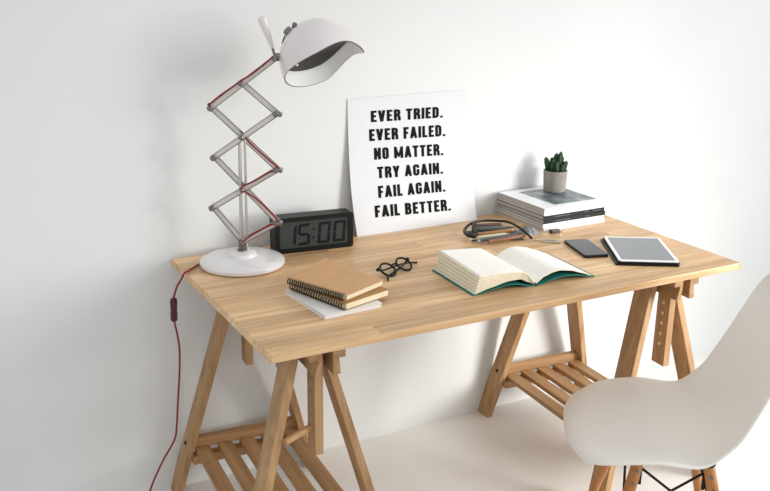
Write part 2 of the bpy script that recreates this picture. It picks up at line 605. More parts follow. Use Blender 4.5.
for sx, sy in ((1, 1), (1, -1), (-1, 1), (-1, -1)):
    fx = 0.062 if sx > 0 else -0.098
    top = Vector((fx, 0.128 * sy, 0.386))
    bot = Vector((fx + 0.085 * sx, 0.205 * sy, 0.0))
    d = (bot - top)
    bm = tube(B(), [top + d * k for k in (0, 0.03, 0.15, 0.5, 0.9, 1.0)], [0.0105, 0.0135, 0.0145, 0.014, 0.0105, 0.0095], 16)
    lg = obj('leg', bm, CLEG, chair, True)
    for kk in (0.06, 0.14):
        bb = B()
        p = top + d * kk
        rod(bb, p - Vector((0.0, 0.0165 * -sy, 0)) - Vector((0, 0.033 * sy, 0)) * 0, p + Vector((0.0, 0.018 * sy, 0)), 0.0045, n=10)
        obj('bolt', bb, CHROME, lg, True)
    pl = B()
    ins = top + d * 0.10 + Vector((-0.015 * sx, -0.010 * sy, 0))
    box(pl, (ins.x - 0.004, ins.y - 0.004, ins.z - 0.03), (ins.x + 0.004, ins.y + 0.004, ins.z + 0.03), 0.001)
    obj('bracket', pl, BLACK, lg)
    tops[(sx, sy)] = (top, d)
def at(k, t): return tops[k][0] + tops[k][1] * t
def brace(a, ta, b, tb):
    pa, pb = at(a, ta), at(b, tb)
    c = Vector((-0.015, 0, 0.39))
    pa = pa + (c - pa) * 0.07; pb = pb + (c - pb) * 0.07
    obj('brace', rod(B(), pa, pb, 0.0033, n=10), BLACK, chair, True)
for a, b in (((1, 1), (1, -1)), ((-1, 1), (-1, -1)), ((1, 1), (-1, 1)), ((1, -1), (-1, -1))):
    brace(a, 0.06, b, 0.42)
    brace(a, 0.42, b, 0.06)
bm = B()
for sy in (1, -1):
    tube(bm, [at((1, sy), 0.02), Vector((-0.015, 0.115 * sy, 0.392)), at((-1, sy), 0.02)], 0.004, 8)
for sx in (1, -1):
    tube(bm, [at((sx, 1), 0.04), at((sx, -1), 0.04)], 0.004, 8)
obj('wire_frame', bm, BLACK, chair, True)
for sx, sy in tops:
    p = tops[(sx, sy)][0]
    obj('mount', lathe(B(), [(0, 0), (0.014, 0), (0.016, 0.004), (0.016, 0.030), (0, 0.030)], 14, Matrix.Translation((p.x, p.y, 0.384))), BLACK, chair, True)

# ------------------------------------------------------------------ lamp
OX, OY = 0.1580, 0.598
lampt = thing('scissor_lamp', 'white scissor-arm desk lamp with dome shade and round base', 'lamp', (OX, OY, H + 0.0006), -yaw)
# local x runs to the right of the photograph, local -y points towards the viewer
bm = lathe(B(), [(0, 0.0), (0.108, 0.0), (0.1135, 0.003), (0.1150, 0.008), (0.1135, 0.013), (0.1065, 0.0175), (0.088, 0.021), (0.060, 0.0245), (0.042, 0.0265),
                 (0.040, 0.030), (0.0385, 0.034), (0.034, 0.0365), (0.018, 0.0385), (0.0, 0.039)], 64)
obj('base', bm, BASEEN, lampt, True)
J0 = dict(bot=(-0.0030, 0.0645), R1=(0.0935, 0.1191), L1=(-0.0772, 0.1582), C1=(0.0044, 0.2086), R2=(0.0966, 0.264), L2=(-0.0678, 0.2938),
         C2=(0.0074, 0.3491), R3=(0.0985, 0.4104), L3=(-0.0702, 0.4234), C3=(0.0106, 0.4875), T=(0.099, 0.5517))
J = {k: (v[0] + 0.002, v[1]) for k, v in J0.items()}
bm = lathe(B(), [(0, 0.036), (0.013, 0.036), (0.013, 0.044), (0.009, 0.047), (0.009, 0.068), (0, 0.070)], 20)
obj('stem', bm, CHROME, lampt, True)
bm = B()
for xo in (-0.0015, 0.0125):
    rod(bm, (xo, 0.004, 0.036), (xo + 0.004, 0.004, 0.352), 0.0046 if xo < 0 else 0.0034, n=12)
obj('post', bm, mat('brushed_steel', (196, 193, 189), 0.3, 0.55), lampt, True)
def arm(a, b, yy, wd=0.0155, flat=0.007):
    p, q = Vector((J[a][0], yy, J[a][1])), Vector((J[b][0], yy, J[b][1]))
    d = (q - p).normalized()
    nrm = Vector((-d.z, 0, d.x))
    bm = B()
    e = 0.006
    p2, q2 = p - d * e, q + d * e
    hw = wd / 2
    lip = 0.0018
    # channel section: web with two raised lips
    def bar(n0, n1, y0, y1):
        lp = lambda c: [c + nrm * n0 + Vector((0, y0, 0)), c + nrm * n1 + Vector((0, y0, 0)), c + nrm * n1 + Vector((0, y1, 0)), c + nrm * n0 + Vector((0, y1, 0))]
        hexa(bm, lp(p2) + lp(q2), 0.0004)
    bar(-hw, hw, 0.0, 0.0018)
    nf = len(bm.faces)
    bar(-hw, -hw + lip, -flat / 2, 0.0)
    bar(hw - lip, hw, -flat / 2, 0.0)
    bm.faces.ensure_lookup_table()
    for fc in bm.faces[nf:]: fc.material_index = 1
    return obj('arm', bm, [ARMM, CHROME], lampt)
FR, BK = -0.008, 0.009
arm('bot', 'R1', FR); arm('bot', 'L1', BK)
arm('L1', 'R2', FR); arm('R1', 'L2', BK)
arm('L2', 'R3', FR); arm('R2', 'L3', BK)
arm('L3', 'T', FR); arm('R3', 'C3', BK)
for k in ('bot', 'R1', 'L1', 'C1', 'R2', 'L2', 'C2', 'R3', 'L3', 'C3', 'T'):
    x, z = J[k]
    bm = B()
    big = 0.0075 if k[0] in 'RLT' else 0.0062
    mt = Matrix.Translation((x, 0, z)) @ frame_to((0, -1, 0))
    lathe(bm, [(0, -0.019), (big * 0.8, -0.019), (big * 0.8, -0.014), (0.0035, -0.014), (0.0035, 0.012), (big, 0.012), (big, 0.0165), (big * 0.7, 0.0185), (big * 0.45, 0.0185), (big * 0.45, 0.021), (0, 0.022)], 14, mt)
    if k in ('R1', 'R2', 'R3'):
        lathe(bm, [(0, -0.004), (0.0055, -0.004), (0.0055, 0.019), (0, 0.020)], 12, Matrix.Translation((x + 0.011, 0, z - 0.001)) @ frame_to((0, -1, 0)))
    obj('joint', bm, CHROME, lampt, True)
def jp(k, dx=0, dz=0, y=-0.016): return Vector((J[k][0] + dx, y, J[k][1] + dz))
def mid(a, b, t, off):
    A, Bv = jp(a), jp(b)
    d = (Bv - A).normalized()
    n = Vector((-d.z, 0, d.x))
    if n.z < 0: n = -n
    return A + (Bv - A) * t + n * off
cp = [Vector((-0.004, -0.016, 0.06)), mid('bot', 'R1', 0.3, 0.004), mid('bot', 'R1', 0.8, 0.005), jp('R1', 0.004, 0.006), mid('R1', 'C1', 0.3, 0.012), mid('R1', 'C1', 0.7, 0.011),
      jp('C1', 0.000, 0.006), mid('C1', 'R2', 0.4, 0.005), mid('C1', 'R2', 0.8, 0.005), jp('R2', 0.004, 0.005), mid('R2', 'C2', 0.3, 0.007), mid('R2', 'C2', 0.8, 0.006), jp('C2', 0.002, 0.008, 0.004),
      mid('C2', 'L3', 0.3, 0.004) + Vector((0, 0.034, 0)), mid('C2', 'L3', 0.8, 0.004) + Vector((0, 0.034, 0)), jp('L3', -0.004, 0.008, 0.008), jp('L3', -0.001, 0.010), mid('L3', 'C3', 0.4, 0.009), mid('L3', 'C3', 0.85, 0.006), jp('C3', 0, 0.007),
      mid('C3', 'T', 0.35, 0.003), mid('C3', 'T', 0.7, 0.004), jp('T', -0.003, 0.006)]
obj('cable', tube(B(), smooth_path(cp, 6), 0.0024, 8), RED, lampt, True)
# handle
tx_, tz_ = J['T']
hb, ht = Vector((0.0945, -0.002, 0.5760)), Vector((0.0690, -0.004, 0.6540))
hd = (ht - hb).normalized(); HL = (ht - hb).length
mt = Matrix.Translation(hb) @ frame_to(hd)
han = obj('handle', lathe(B(), [(0, 0), (0.0045, 0.0), (0.0058, 0.012), (0.0100, HL * 0.62), (0.0122, HL * 0.86), (0.0112, HL * 0.96), (0.007, HL * 0.995), (0, HL)], 20, mt), WHITEEN, lampt, True)
obj('ferrule', rod(B(), Vector((tx_, -0.001, tz_)), hb + hd * 0.002, 0.0034), CHROME, han, True)
bm = B()
rod(bm, (tx_, 0.0, tz_), (0.128, 0.0, 0.556), 0.0045)
lathe(bm, [(0, -0.009), (0.0085, -0.009), (0.0105, -0.004), (0.0105, 0.004), (0.0085, 0.009), (0, 0.009)], 14, Matrix.Translation((0.108, 0, 0.554)) @ frame_to((1, 0, 0.1)))
obj('swivel', bm, CHROME, lampt, True)
# dome shade: opening centre, axis pointing out of the opening
oc = Vector((0.2185, 0.0, 0.5395))
ax = Vector((0.44, -0.49, -0.745)).normalized()
t1 = Vector((0.89, 0.139, 0.428)); t1 = (t1 - ax * t1.dot(ax)).normalized()      # towards the right tip
t2 = ax.cross(t1).normalized()
if t2.y > 0: t2 = -t2                                                         # towards the viewer
R0, DEP = 0.1045, 0.116
def dome_point(a, k, rs=1.0):
    """a angle round the axis (0 = right tip, 90 deg = viewer side), k 0 at the apex, 1 at the rim"""
    ph = k * PI / 2
    rad = R0 * math.sin(ph) ** 0.92 * rs
    dep = DEP * math.cos(ph) ** 0.96 * rs
    ca, sa = math.cos(a), math.sin(a)
    # rim line waves: viewer side is cut back, the right tip reaches out as a visor
    wav = k ** 4 * (0.024 * max(0, ca) ** 7 + 0.017 * max(0, sa) ** 2 * (1 - 0.5 * max(0, ca)) - 0.020 * max(0, -sa) * max(0, ca) * 1.6)
    tipout = 1 + 0.05 * max(0, ca) ** 5 * k ** 4
    return oc + t1 * (rad * ca * tipout) + t2 * (rad * sa * 0.96) + ax * (-dep + wav)
def dome(rs, nk=20, na=64, flip=False):
    bm = B()
    ap = bm.verts.new(dome_point(0, 0, rs))
    rings = []
    for i in range(1, nk + 1):
        rings.append([bm.verts.new(dome_point(2 * PI * j / na, i / nk, rs)) for j in range(na)])
    for j in range(na):
        bm.faces.new([ap, rings[0][j], rings[0][(j + 1) % na]])
    for a_, b_ in zip(rings, rings[1:]):
        for j in range(na):
            bm.faces.new([a_[j], a_[(j + 1) % na], b_[(j + 1) % na], b_[j]])
    return bm, rings[-1]
bm, rim_o = dome(1.0)
inn, rim_i = dome(0.965)
# join the inner skin to the outer at the rim
mp = {v: bm.verts.new(v.co) for v in inn.verts}
for fc in inn.faces:
    nf = bm.faces.new([mp[v] for v in fc.verts]); nf.material_index = 1
ri = [mp[v] for v in rim_i]
na = len(ri)
for j in range(na):
    nf = bm.faces.new([rim_o[j], rim_o[(j + 1) % na], ri[(j + 1) % na], ri[j]]); nf.material_index = 2
inn.free()
shade = obj('shade', bm, [WHITEEN, INNER, RIM], lampt, True)
# dark reflector plate with three small diodes
bm = B()
na = 40
pk = 0.76
ring = [dome_point(2 * PI * j / na, pk, 0.955) for j in range(na)]
cen = sum(ring, Vector()) / na
lv = [bm.verts.new(p) for p in ring]
l2 = [bm.verts.new(cen + (p - cen) * 0.93 + ax * 0.004) for p in ring]
c2 = bm.verts.new(cen + ax * 0.004)
for j in range(na):
    bm.faces.new([lv[j], lv[(j + 1) % na], l2[(j + 1) % na], l2[j]])
    bm.faces.new([l2[j], l2[(j + 1) % na], c2])
refl = obj('reflector', bm, DARKREF, shade)
for i in range(3):
    p = cen + ax * 0.005 - t1 * 0.058 + t2 * (0.018 - 0.018 * i)
    obj('diode', lathe(B(), [(0, 0.003), (0.003, 0.002), (0.004, 0), (0, 0)], 10, Matrix.Translation(p) @ frame_to(ax)), INNER, refl, True)
# clip and short lead on top of the dome
cpt = Vector((0.1345, -0.004, 0.6190))
bm = B()
lathe(bm, [(0, -0.011), (0.006, -0.011), (0.0085, -0.005), (0.0085, 0.005), (0.006, 0.011), (0, 0.011)], 14, Matrix.Translation(cpt) @ frame_to((0.7, 0, 0.72)))
lathe(bm, [(0, -0.005), (0.006, -0.005), (0.006, 0.008), (0, 0.009)], 12, Matrix.Translation(cpt + Vector((0.016, 0, 0.012))) @ frame_to((0.2, -0.5, 0.9)))
rod(bm, cpt + Vector((-0.006, 0, -0.006)), cpt + Vector((0.03, 0.004, 0.012)), 0.004)
obj('clip', bm, CHROME, shade, True)
obj('lead', tube(B(), smooth_path([cpt + Vector((-0.004, 0, -0.004)), cpt + Vector((-0.014, -0.004, -0.028)), cpt + Vector((-0.013, 0, -0.052)), Vector((0.122, 0, 0.558))], 6), 0.0015, 6), BLACK, shade, True)
# power cable with its switch, world coordinates converted to the lamp's frame
inv = (Matrix.Translation((OX, OY, H)) @ Matrix.Rotation(-yaw, 4, 'Z')).inverted()
wp = [(0.062, 0.638, H + 0.006), (0.045, 0.632, H + 0.004), (0.020, 0.610, H + 0.0035), (0.006, 0.594, H + 0.0042), (-0.0055, 0.590, H + 0.0015), (-0.014, 0.589, H - 0.012), (-0.027, 0.594, H - 0.036), (-0.036, 0.6, 0.647)]
wp2 = [(-0.0375, 0.6, 0.586), (-0.030, 0.602, 0.54), (-0.026, 0.605, 0.499), (-0.028, 0.61, 0.43), (-0.036, 0.615, 0.34), (-0.042, 0.62, 0.265), (-0.050, 0.625, 0.22), (-0.085, 0.63, 0.16), (-0.125, 0.625, 0.085), (-0.150, 0.60, 0.02), (-0.19, 0.55, 0.004), (-0.30, 0.48, 0.003), (-0.46, 0.50, 0.003)]
bm = B()
tube(bm, [inv @ p for p in smooth_path(wp, 6)], 0.0027, 8)
tube(bm, [inv @ p for p in smooth_path(wp2, 6)], 0.0027, 8)
pc = obj('power_cable', bm, RED, lampt, True)
bm = B()
a_, b_ = Vector((-0.0355, 0.6, 0.650)), Vector((-0.0375, 0.6, 0.583))
pts = [a_ + (b_ - a_) * k for k in (0, 0.04, 0.12, 0.35, 0.5, 0.65, 0.88, 0.96, 1)]
tube(bm, [inv @ p for p in pts], [0.004, 0.0078, 0.0098, 0.0095, 0.0088, 0.0095, 0.0098, 0.0078, 0.004], 12)
obj('inline_switch', bm, SWITCH, pc, True)

# ------------------------------------------------------------------ clock
ang = math.atan2(0.606 - 0.625, 0.2)
CW, CH, CD = 0.234, 0.103, 0.048
# front right bottom corner is known, centre of the front edge follows
fr = Vector((0.5000, 0.6120, 0))
cx = fr.x - math.cos(ang) * CW / 2
cyk = fr.y - math.sin(ang) * CW / 2
clk = thing('digital_clock', 'black box-shaped digital clock reading 15:00 behind the lamp base', 'clock', (cx, cyk, H + 0.0004), ang)
bm = B()
outer = roundrect(CW, CH, 0.008, 5, 0, CH / 2)
inner = roundrect(CW - 0.030, CH - 0.026, 0.003, 5, 0, CH / 2)
def V3(p, y): return bm.verts.new((p[0], y, p[1]))
o0 = [V3(p, 0.0) for p in outer]; o1 = [V3(p, CD) for p in outer]; i0 = [V3(p, 0.0) for p in inner]; i1 = [V3(p, 0.004) for p in inner]
n = len(outer)
for j in range(n):
    k = (j + 1) % n
    bm.faces.new([o0[j], o0[k], i0[k], i0[j]])
    bm.faces.new([i0[j], i0[k], i1[k], i1[j]])
    bm.faces.new([o0[j], o0[k], o1[k], o1[j]])
bm.faces.new(o1); bm.faces.new(i1)
obj('case', bm, BLACK, clk)
obj('display', prism(B(), roundrect(CW - 0.0305, CH - 0.0265, 0.003, 5, 0, CH / 2), 'y', 0.0022, 0.0039), LCD, clk)
def seg_digit(bm, x0, z0, w_, h_, t, on, slant=0.08):
    def q(pts):
        vs = [bm.verts.new((x0 + px + slant * pz, 0.0014, z0 + pz)) for px, pz in pts]
        vb = [bm.verts.new((x0 + px + slant * pz, 0.0023, z0 + pz)) for px, pz in pts]
        bm.faces.new(vs); bm.faces.new(vb[::-1])
        m_ = len(vs)
        for i in range(m_): bm.faces.new([vs[i], vs[(i + 1) % m_], vb[(i + 1) % m_], vb[i]])
    g_ = 0.0009
    m2 = h_ / 2
    if 'a' in on: q([(g_, h_), (w_ - g_, h_), (w_ - t, h_ - t), (t, h_ - t)])
    if 'd' in on: q([(g_, 0), (t, t), (w_ - t, t), (w_ - g_, 0)])
    if 'g' in on: q([(g_ + t * .5, m2), (t, m2 + t / 2), (w_ - t, m2 + t / 2), (w_ - t * .5 - g_, m2), (w_ - t, m2 - t / 2), (t, m2 - t / 2)])
    for s, za, zb, lo in (('f', m2 + g_, h_ - g_, False), ('e', g_, m2 - g_, True)):
        if s in on: q([(0, za), (0, zb), (t, zb - (0 if lo else t) ), (t, za + (t if lo else 0))] if True else [])
    for s, za, zb, lo in (('b', m2 + g_, h_ - g_, False), ('c', g_, m2 - g_, True)):
        if s in on: q([(w_, za), (w_, zb), (w_ - t, zb - (0 if lo else t)), (w_ - t, za + (t if lo else 0))])
dw, dh, dt = 0.036, 0.062, 0.0076
z0 = (CH - dh) / 2 - 0.001
for x0, on in ((-0.092, 'bc'), (-0.051, 'afgcd'), (0.009, 'abcdef'), (0.055, 'abcdef')):
    bm = B(); seg_digit(bm, x0, z0, dw, dh, dt, on)
    obj('digit', bm, LCDINK, clk)
bm = B()
for zz in (0.019, 0.044):
    box(bm, (-0.0075 + 0.08 * zz, 0.0014, z0 + zz - 0.003), (-0.0015 + 0.08 * zz, 0.0023, z0 + zz + 0.003))
obj('colon', bm, LCDINK, clk)

# ------------------------------------------------------------------ poster
pst = thing('poster', 'white paper poster of bold black words leaning on the wall', 'poster', (0.765, 0.69, H))
PX, PY = 0.765, 0.69
def py(z):
    t = max(0.0, min(1.0, (z - H) / 0.408))
    return WY - 0.0035 - 0.047 * (1 - t) ** 1.7
def pedge(t, s):
    xl = 0.543 + 0.010 * max(0, 1 - t / 0.45) ** 1.6 if True else 0
    xr = 0.955 + 0.026 * (1 - t)
    zb = H + 0.0008
    z = zb + t * (0.4045 + 0.005 * s)
    return Vector((xl + (xr - xl) * s, py(z) - 0.004 * (1 - t) * math.sin(PI * s) * 0.6, z))
bm = B()
NT, NS = 28, 12
fr_ = [[bm.verts.new(pedge(i / NT, j / NS) - Vector((PX, PY, H))) for j in range(NS + 1)] for i in range(NT + 1)]
bk_ = [[bm.verts.new(v.co + Vector((0, 0.0009, 0))) for v in row] for row in fr_]
for i in range(NT):
    for j in range(NS):
        bm.faces.new([fr_[i][j], fr_[i][j + 1], fr_[i + 1][j + 1], fr_[i + 1][j]])
        bm.faces.new([bk_[i][j], bk_[i + 1][j], bk_[i + 1][j + 1], bk_[i][j + 1]])
for i in range(NT):
    for j in (0, NS): bm.faces.new([fr_[i][j], fr_[i + 1][j], bk_[i + 1][j], bk_[i][j]])
for j in range(NS):
    for i in (0, NT): bm.faces.new([fr_[i][j], fr_[i][j + 1], bk_[i][j + 1], bk_[i][j]])
obj('sheet', bm, PAPER, pst, True)

# condensed bold capitals drawn as strokes on a 10-high grid
def arcpts(cx_, cy_, rr, a0, a1, n=6):
    return [(cx_ + rr * math.cos(math.radians(a0 + (a1 - a0) * k / n)), cy_ + rr * math.sin(math.radians(a0 + (a1 - a0) * k / n))) for k in range(n + 1)]
T_ = 1.95
h2 = T_ / 2
def Dring(x0, y0, x1, y1, rr=1.3):
    return [(x0 + h2, y0 + h2)] + arcpts(x1 - h2 - rr + 0.3, y0 + h2 + rr - 0.3, rr - 0.3, -90, 0) + arcpts(x1 - h2 - rr + 0.3, y1 - h2 - rr + 0.3, rr - 0.3, 0, 90) + [(x0 + h2, y1 - h2)]
def Oring(wd, rr=1.1):
    a, b, c, d = h2, h2, wd - h2, 10 - h2
    return arcpts(c - rr, d - rr, rr, 0, 90) + arcpts(a + rr, d - rr, rr, 90, 180) + arcpts(a + rr, b + rr, rr, 180, 270) + arcpts(c - rr, b + rr, rr, 270, 360)
GL = {
    'E': (3.7, [([(h2, 0), (h2, 10)], 0), ([(0, h2), (3.7, h2)], 0), ([(0, 5.05), (3.3, 5.05)], 0), ([(0, 10 - h2), (3.7, 10 - h2)], 0)]),
    'F': (3.6, [([(h2, 0), (h2, 10)], 0), ([(0, 4.9), (3.2, 4.9)], 0), ([(0, 10 - h2), (3.6, 10 - h2)], 0)]),
    'L': (3.5, [([(h2, 0), (h2, 10)], 0), ([(0, h2), (3.5, h2)], 0)]),
    'I': (1.75, [([(h2, 0), (h2, 10)], 0)]),
    'T': (4.1, [([(2.05, 0), (2.05, 10)], 0), ([(0, 10 - h2), (4.1, 10 - h2)], 0)]),
    'V': (4.6, [([(0.85, 10), (2.3, 0)], 0), ([(3.75, 10), (2.3, 0)], 0)]),
    'A': (4.7, [([(0.8, 0), (2.35, 10)], 0), ([(3.9, 0), (2.35, 10)], 0), ([(1.2, 2.6), (3.5, 2.6)], 0)]),
    'Y': (4.5, [([(2.25, 0), (2.25, 4.8)], 0), ([(0.8, 10), (2.25, 4.0)], 0), ([(3.7, 10), (2.25, 4.0)], 0)]),
    'N': (4.6, [([(h2, 0), (h2, 10)], 0), ([(4.6 - h2, 0), (4.6 - h2, 10)], 0), ([(0.9, 9.6), (3.7, 0.4)], 2)]),
    'M': (6.3, [([(h2, 0), (h2, 10)], 0), ([(6.3 - h2, 0), (6.3 - h2, 10)], 0), ([(1.0, 9.9), (3.15, 1.2)], 2), ([(5.3, 9.9), (3.15, 1.2)], 2)]),
    'O': (4.4, [(Oring(4.4), 1)]),
    'D': (4.4, [(Dring(0, 0, 4.4, 10, 1.7), 1)]),
    'R': (4.4, [([(h2, 0), (h2, 10)], 0), (Dring(0, 4.2, 4.3, 10, 1.4), 1), ([(2.3, 5.0), (3.45, 3.6), (3.6, 0)], 0)]),
    'B': (4.4, [(Dring(0, 4.35, 4.2, 10, 1.4), 1), (Dring(0, 0, 4.4, 5.95, 1.5), 1)]),
    'G': (4.4, [(arcpts(4.4 - h2 - 1.1, 10 - h2 - 1.1, 1.1, -40, 90)[0:0] + [(4.4 - h2, 6.7)] + arcpts(4.4 - h2 - 1.1, 10 - h2 - 1.1, 1.1, 0, 90) + arcpts(h2 + 1.1, 10 - h2 - 1.1, 1.1, 90, 180) + arcpts(h2 + 1.1, h2 + 1.1, 1.1, 180, 270) + arcpts(4.4 - h2 - 1.1, h2 + 1.1, 1.1, 270, 360) + [(4.4 - h2, 5.1)], 0), ([(2.4, 4.6), (4.4, 4.6)], 0)]),
    '.': (1.7, [([(0.85, 0), (0.85, 1.75)], 0)]),
    ' ': (1.7, []),
}
def stroke_quads(path, closed):
    hw = h2 * (0.72 if closed == 2 else 1.0)
    closed = closed == 1
    P = [Vector(p) for p in path]
    # drop doubled points
    Q = [P[0]]
    for p in P[1:]:
        if (p - Q[-1]).length > 1e-4: Q.append(p)
    if closed and (Q[0] - Q[-1]).length < 1e-4: Q.pop()
    P = Q
    N = len(P)
    L_, R_ = [], []
    for i in range(N):
        if closed:
            d0 = (P[i] - P[i - 1]).normalized(); d1 = (P[(i + 1) % N] - P[i]).normalized()
        else:
            d0 = (P[i] - P[i - 1]).normalized() if i > 0 else (P[1] - P[0]).normalized()
            d1 = (P[i + 1] - P[i]).normalized() if i < N - 1 else d0
        n0 = Vector((-d0.y, d0.x)); n1 = Vector((-d1.y, d1.x))
        m_ = (n0 + n1).normalized()
        k = hw / max(0.45, m_.dot(n0))
        L_.append(P[i] + m_ * k); R_.append(P[i] - m_ * k)
    q = []
    for i in range(N if closed else N - 1):
        j = (i + 1) % N
        q.append((L_[i], L_[j], R_[j], R_[i]))
    return q
def clampq(q):
    return [(Vector((p.x, max(0.0, min(10.0, p.y))))) for p in q]
LINES = [('EVER TRIED.', 0.6182, 0.8671, 1.0493, 1.0467, 0.0335), ('EVER FAILED.', 0.6112, 0.8759, 0.9941, 0.9893, 0.0350), ('NO MATTER.', 0.6253, 0.8671, 0.9378, 0.9314, 0.0350),
         ('TRY AGAIN.', 0.6333, 0.8636, 0.8816, 0.8745, 0.0345), ('FAIL AGAIN.', 0.6325, 0.8688, 0.8234, 0.8185, 0.0355), ('FAIL BETTER.', 0.6171, 0.8850, 0.7665, 0.7580, 0.0355)]
for txt, xl, xr, zl, zr, ch in LINES:
    gap = 0.95
    tot = sum(GL[c][0] + gap for c in txt) - gap
    kx = (xr - xl) / tot
    kz = ch / 10
    bm = B()
    cur = 0.0
    for c in txt:
        wd, strokes = GL[c]
        for path, closed in strokes:
            for q in stroke_quads(path, closed):
                vs = []
                for p in clampq(q):
                    X = xl + (cur + p.x) * kx
                    Z = zl + (zr - zl) * ((cur + p.x) / tot) + p.y * kz
                    vs.append(bm.verts.new((X - PX, py(Z) - PY - 0.0042 - 0.0006, Z - H)) if False else bm.verts.new((X - PX, None or 0, Z - H)))
                    # seat the letter on the sheet
                    s = (X - 0.545) / 0.42
                    t = max(0, min(1, (Z - H - 0.0008) / 0.4045))
                    vs[-1].co.y = pedge(t, max(0, min(1, s))).y - PY - 0.0007
                try: bm.faces.new(vs)
                except ValueError: pass
        cur += wd + gap
    obj('lettering', bm, INK, pst)

# ------------------------------------------------------------------ notebooks
def curled(lo, hi, lift):
    """a thin slab cut into a grid, its far outer corner lifted"""
    bm = B()
    n = 12
    V = [[[bm.verts.new((lo[0] + (hi[0] - lo[0]) * i / n, lo[1] + (hi[1] - lo[1]) * j / n, z + lift * (i / n) ** 1.6 * (j / n) ** 1.4)) for j in range(n + 1)] for i in range(n + 1)] for z in (lo[2], hi[2])]
    for i in range(n):
        for j in range(n):
            for q in V: bm.faces.new([q[i][j], q[i + 1][j], q[i + 1][j + 1], q[i][j + 1]])
    for i in range(n):
        for j in (0, n):
            bm.faces.new([V[0][i][j], V[0][i + 1][j], V[1][i + 1][j], V[1][i][j]])
            bm.faces.new([V[0][j][i], V[0][j][i + 1], V[1][j][i + 1], V[1][j][i]])
    return bm
def spiral_book(label, P00, P10, P01, z0, th, cov, ring_r, n_ring, cat='notebook', lift=0.0):
    """P00 front corner of the bound edge, P10 other end of the fore side, P01 far end of the bound edge"""
    p0, p1, p2 = Vector(P00), Vector(P10), Vector(P01)
    ax_ = (p2 - p0); Lb = ax_.length
    ang_ = math.atan2(ax_.y, ax_.x) - PI / 2
    wdt = (p1 - p0).length
    t = thing('spiral_notebook', label, cat, (p0.x, p0.y, z0), ang_, 'notebooks piled on the desk')
    cvt = 0.0016
    obj('page_block', box(B(), (0.006, 0.001, cvt), (wdt - 0.002, Lb - 0.001, th - cvt), 0.0004), PAGES, t)
    obj('back_cover', box(B(), (0.0, 0, 0), (wdt, Lb, cvt), 0.0005), cov, t)
    obj('front_cover', curled((0.0, 0, th - cvt), (wdt, Lb, th), lift) if lift else box(B(), (0.0, 0, th - cvt), (wdt, Lb, th), 0.0005), cov, t)
    if lift:
        obj('lifted_pages', curled((0.006, 0.001, th - cvt - 0.003), (wdt - 0.002, Lb - 0.001, th - cvt), lift), PAGES, t)
    bm = B()
    for k in range(n_ring):
        y = 0.008 + (Lb - 0.016) * k / (n_ring - 1)
        for dy in (-0.0011, 0.0011):
            rad = ring_r
            path = [(0.0035 + rad * 1.05 * math.cos(a), y + dy, th / 2 + rad * math.sin(a)) for a in [2 * PI * i / 16 for i in range(16)]]
            tube(bm, path, 0.00085, 5, closed=True)
    obj('wire_binding', bm, WIRE, t, True)
    return t
# plain white notebook at the bottom
p0, pr, pl = Vector((0.186, 0.131)), Vector((0.346, 0.157)), Vector((0.191, 0.335))
dirx = (pr - p0).normalized(); angb = math.atan2(dirx.y, dirx.x)
nb = thing('notebook', 'thin plain white notebook at the bottom of the notebook pile', 'notebook', (0.186, 0.131, H + 0.0004), angb - 0.085, 'notebooks piled on the desk')
TB = 0.0105
obj('back_cover', prism(B(), roundrect(0.158, 0.200, 0.004, 4, 0.079, 0.100), 'z', 0.0, 0.0012), OFFW, nb)
obj('page_block', box(B(), (0.002, 0.002, 0.0012), (0.156, 0.198, TB - 0.0012), 0.0003), OFFW, nb)
obj('front_cover', prism(B(), roundrect(0.158, 0.200, 0.004, 4, 0.079, 0.100), 'z', TB - 0.0012, TB), OFFW, nb)
RR2, RR1 = 0.0098, 0.0088
z2 = H + TB + 0.0012
TH2 = 0.0170
spiral_book('darker brown kraft spiral notebook in the middle of the notebook pile', (0.240, 0.136), (0.378, 0.184), (0.182, 0.330), z2, TH2, KRAFT2, 0.0080, 22)
z1 = z2 + TH2 + 0.0012
spiral_book('light tan kraft spiral notebook on top of the notebook pile', (0.248, 0.148), (0.378, 0.205), (0.172, 0.322), z1, 0.0165, KRAFT, 0.0080, 26, lift=0.016)

# ------------------------------------------------------------------ open book
BK_O = Vector((0.766, 0.103))
bk = thing('open_book', 'open hardback with blank cream pages and teal cover', 'book', (BK_O.x, BK_O.y, H), math.atan2(0.103 - 0.112, 0.176))
bl, bh = 0.184, 0.207     # half width, height of the book
def lerp_tab(tab, x):
    for (xa, za), (xb, zb) in zip(tab, tab[1:]):
        if x <= xb:
            t = (x - xa) / (xb - xa)
            t = t * t * (3 - 2 * t) * 0.35 + t * 0.65
            return za + (zb - za) * t
    return tab[-1][1]
COV_R = [(0, 0.0004), (0.1, 0.0020), (0.3, 0.011), (0.48, 0.0140), (0.68, 0.0115), (0.88, 0.0035), (1, 0.0004)]
COV_L = [(0, 0.0004), (0.1, 0.0020), (0.3, 0.012), (0.45, 0.0140), (0.65, 0.0095), (0.85, 0.0025), (1, 0.0004)]
bm = B()
cols = []
for i in range(-24, 25):
    xx = abs(i) / 24
    z = lerp_tab(COV_R if i > 0 else COV_L, xx)
    x = i / 24 * (bl + 0.003)
    cols.append([(x, -0.003, z), (x, bh + 0.003, z), (x, bh + 0.003, z + 0.0022), (x, -0.003, z + 0.0022)])
V = [[bm.verts.new(p) for p in c] for c in cols]
for a, b in zip(V, V[1:]):
    for k in range(4): bm.faces.new([a[k], a[(k + 1) % 4], b[(k + 1) % 4], b[k]])
bm.faces.new(V[0]); bm.faces.new(V[-1][::-1])
obj('cover', bm, TEAL, bk, True)
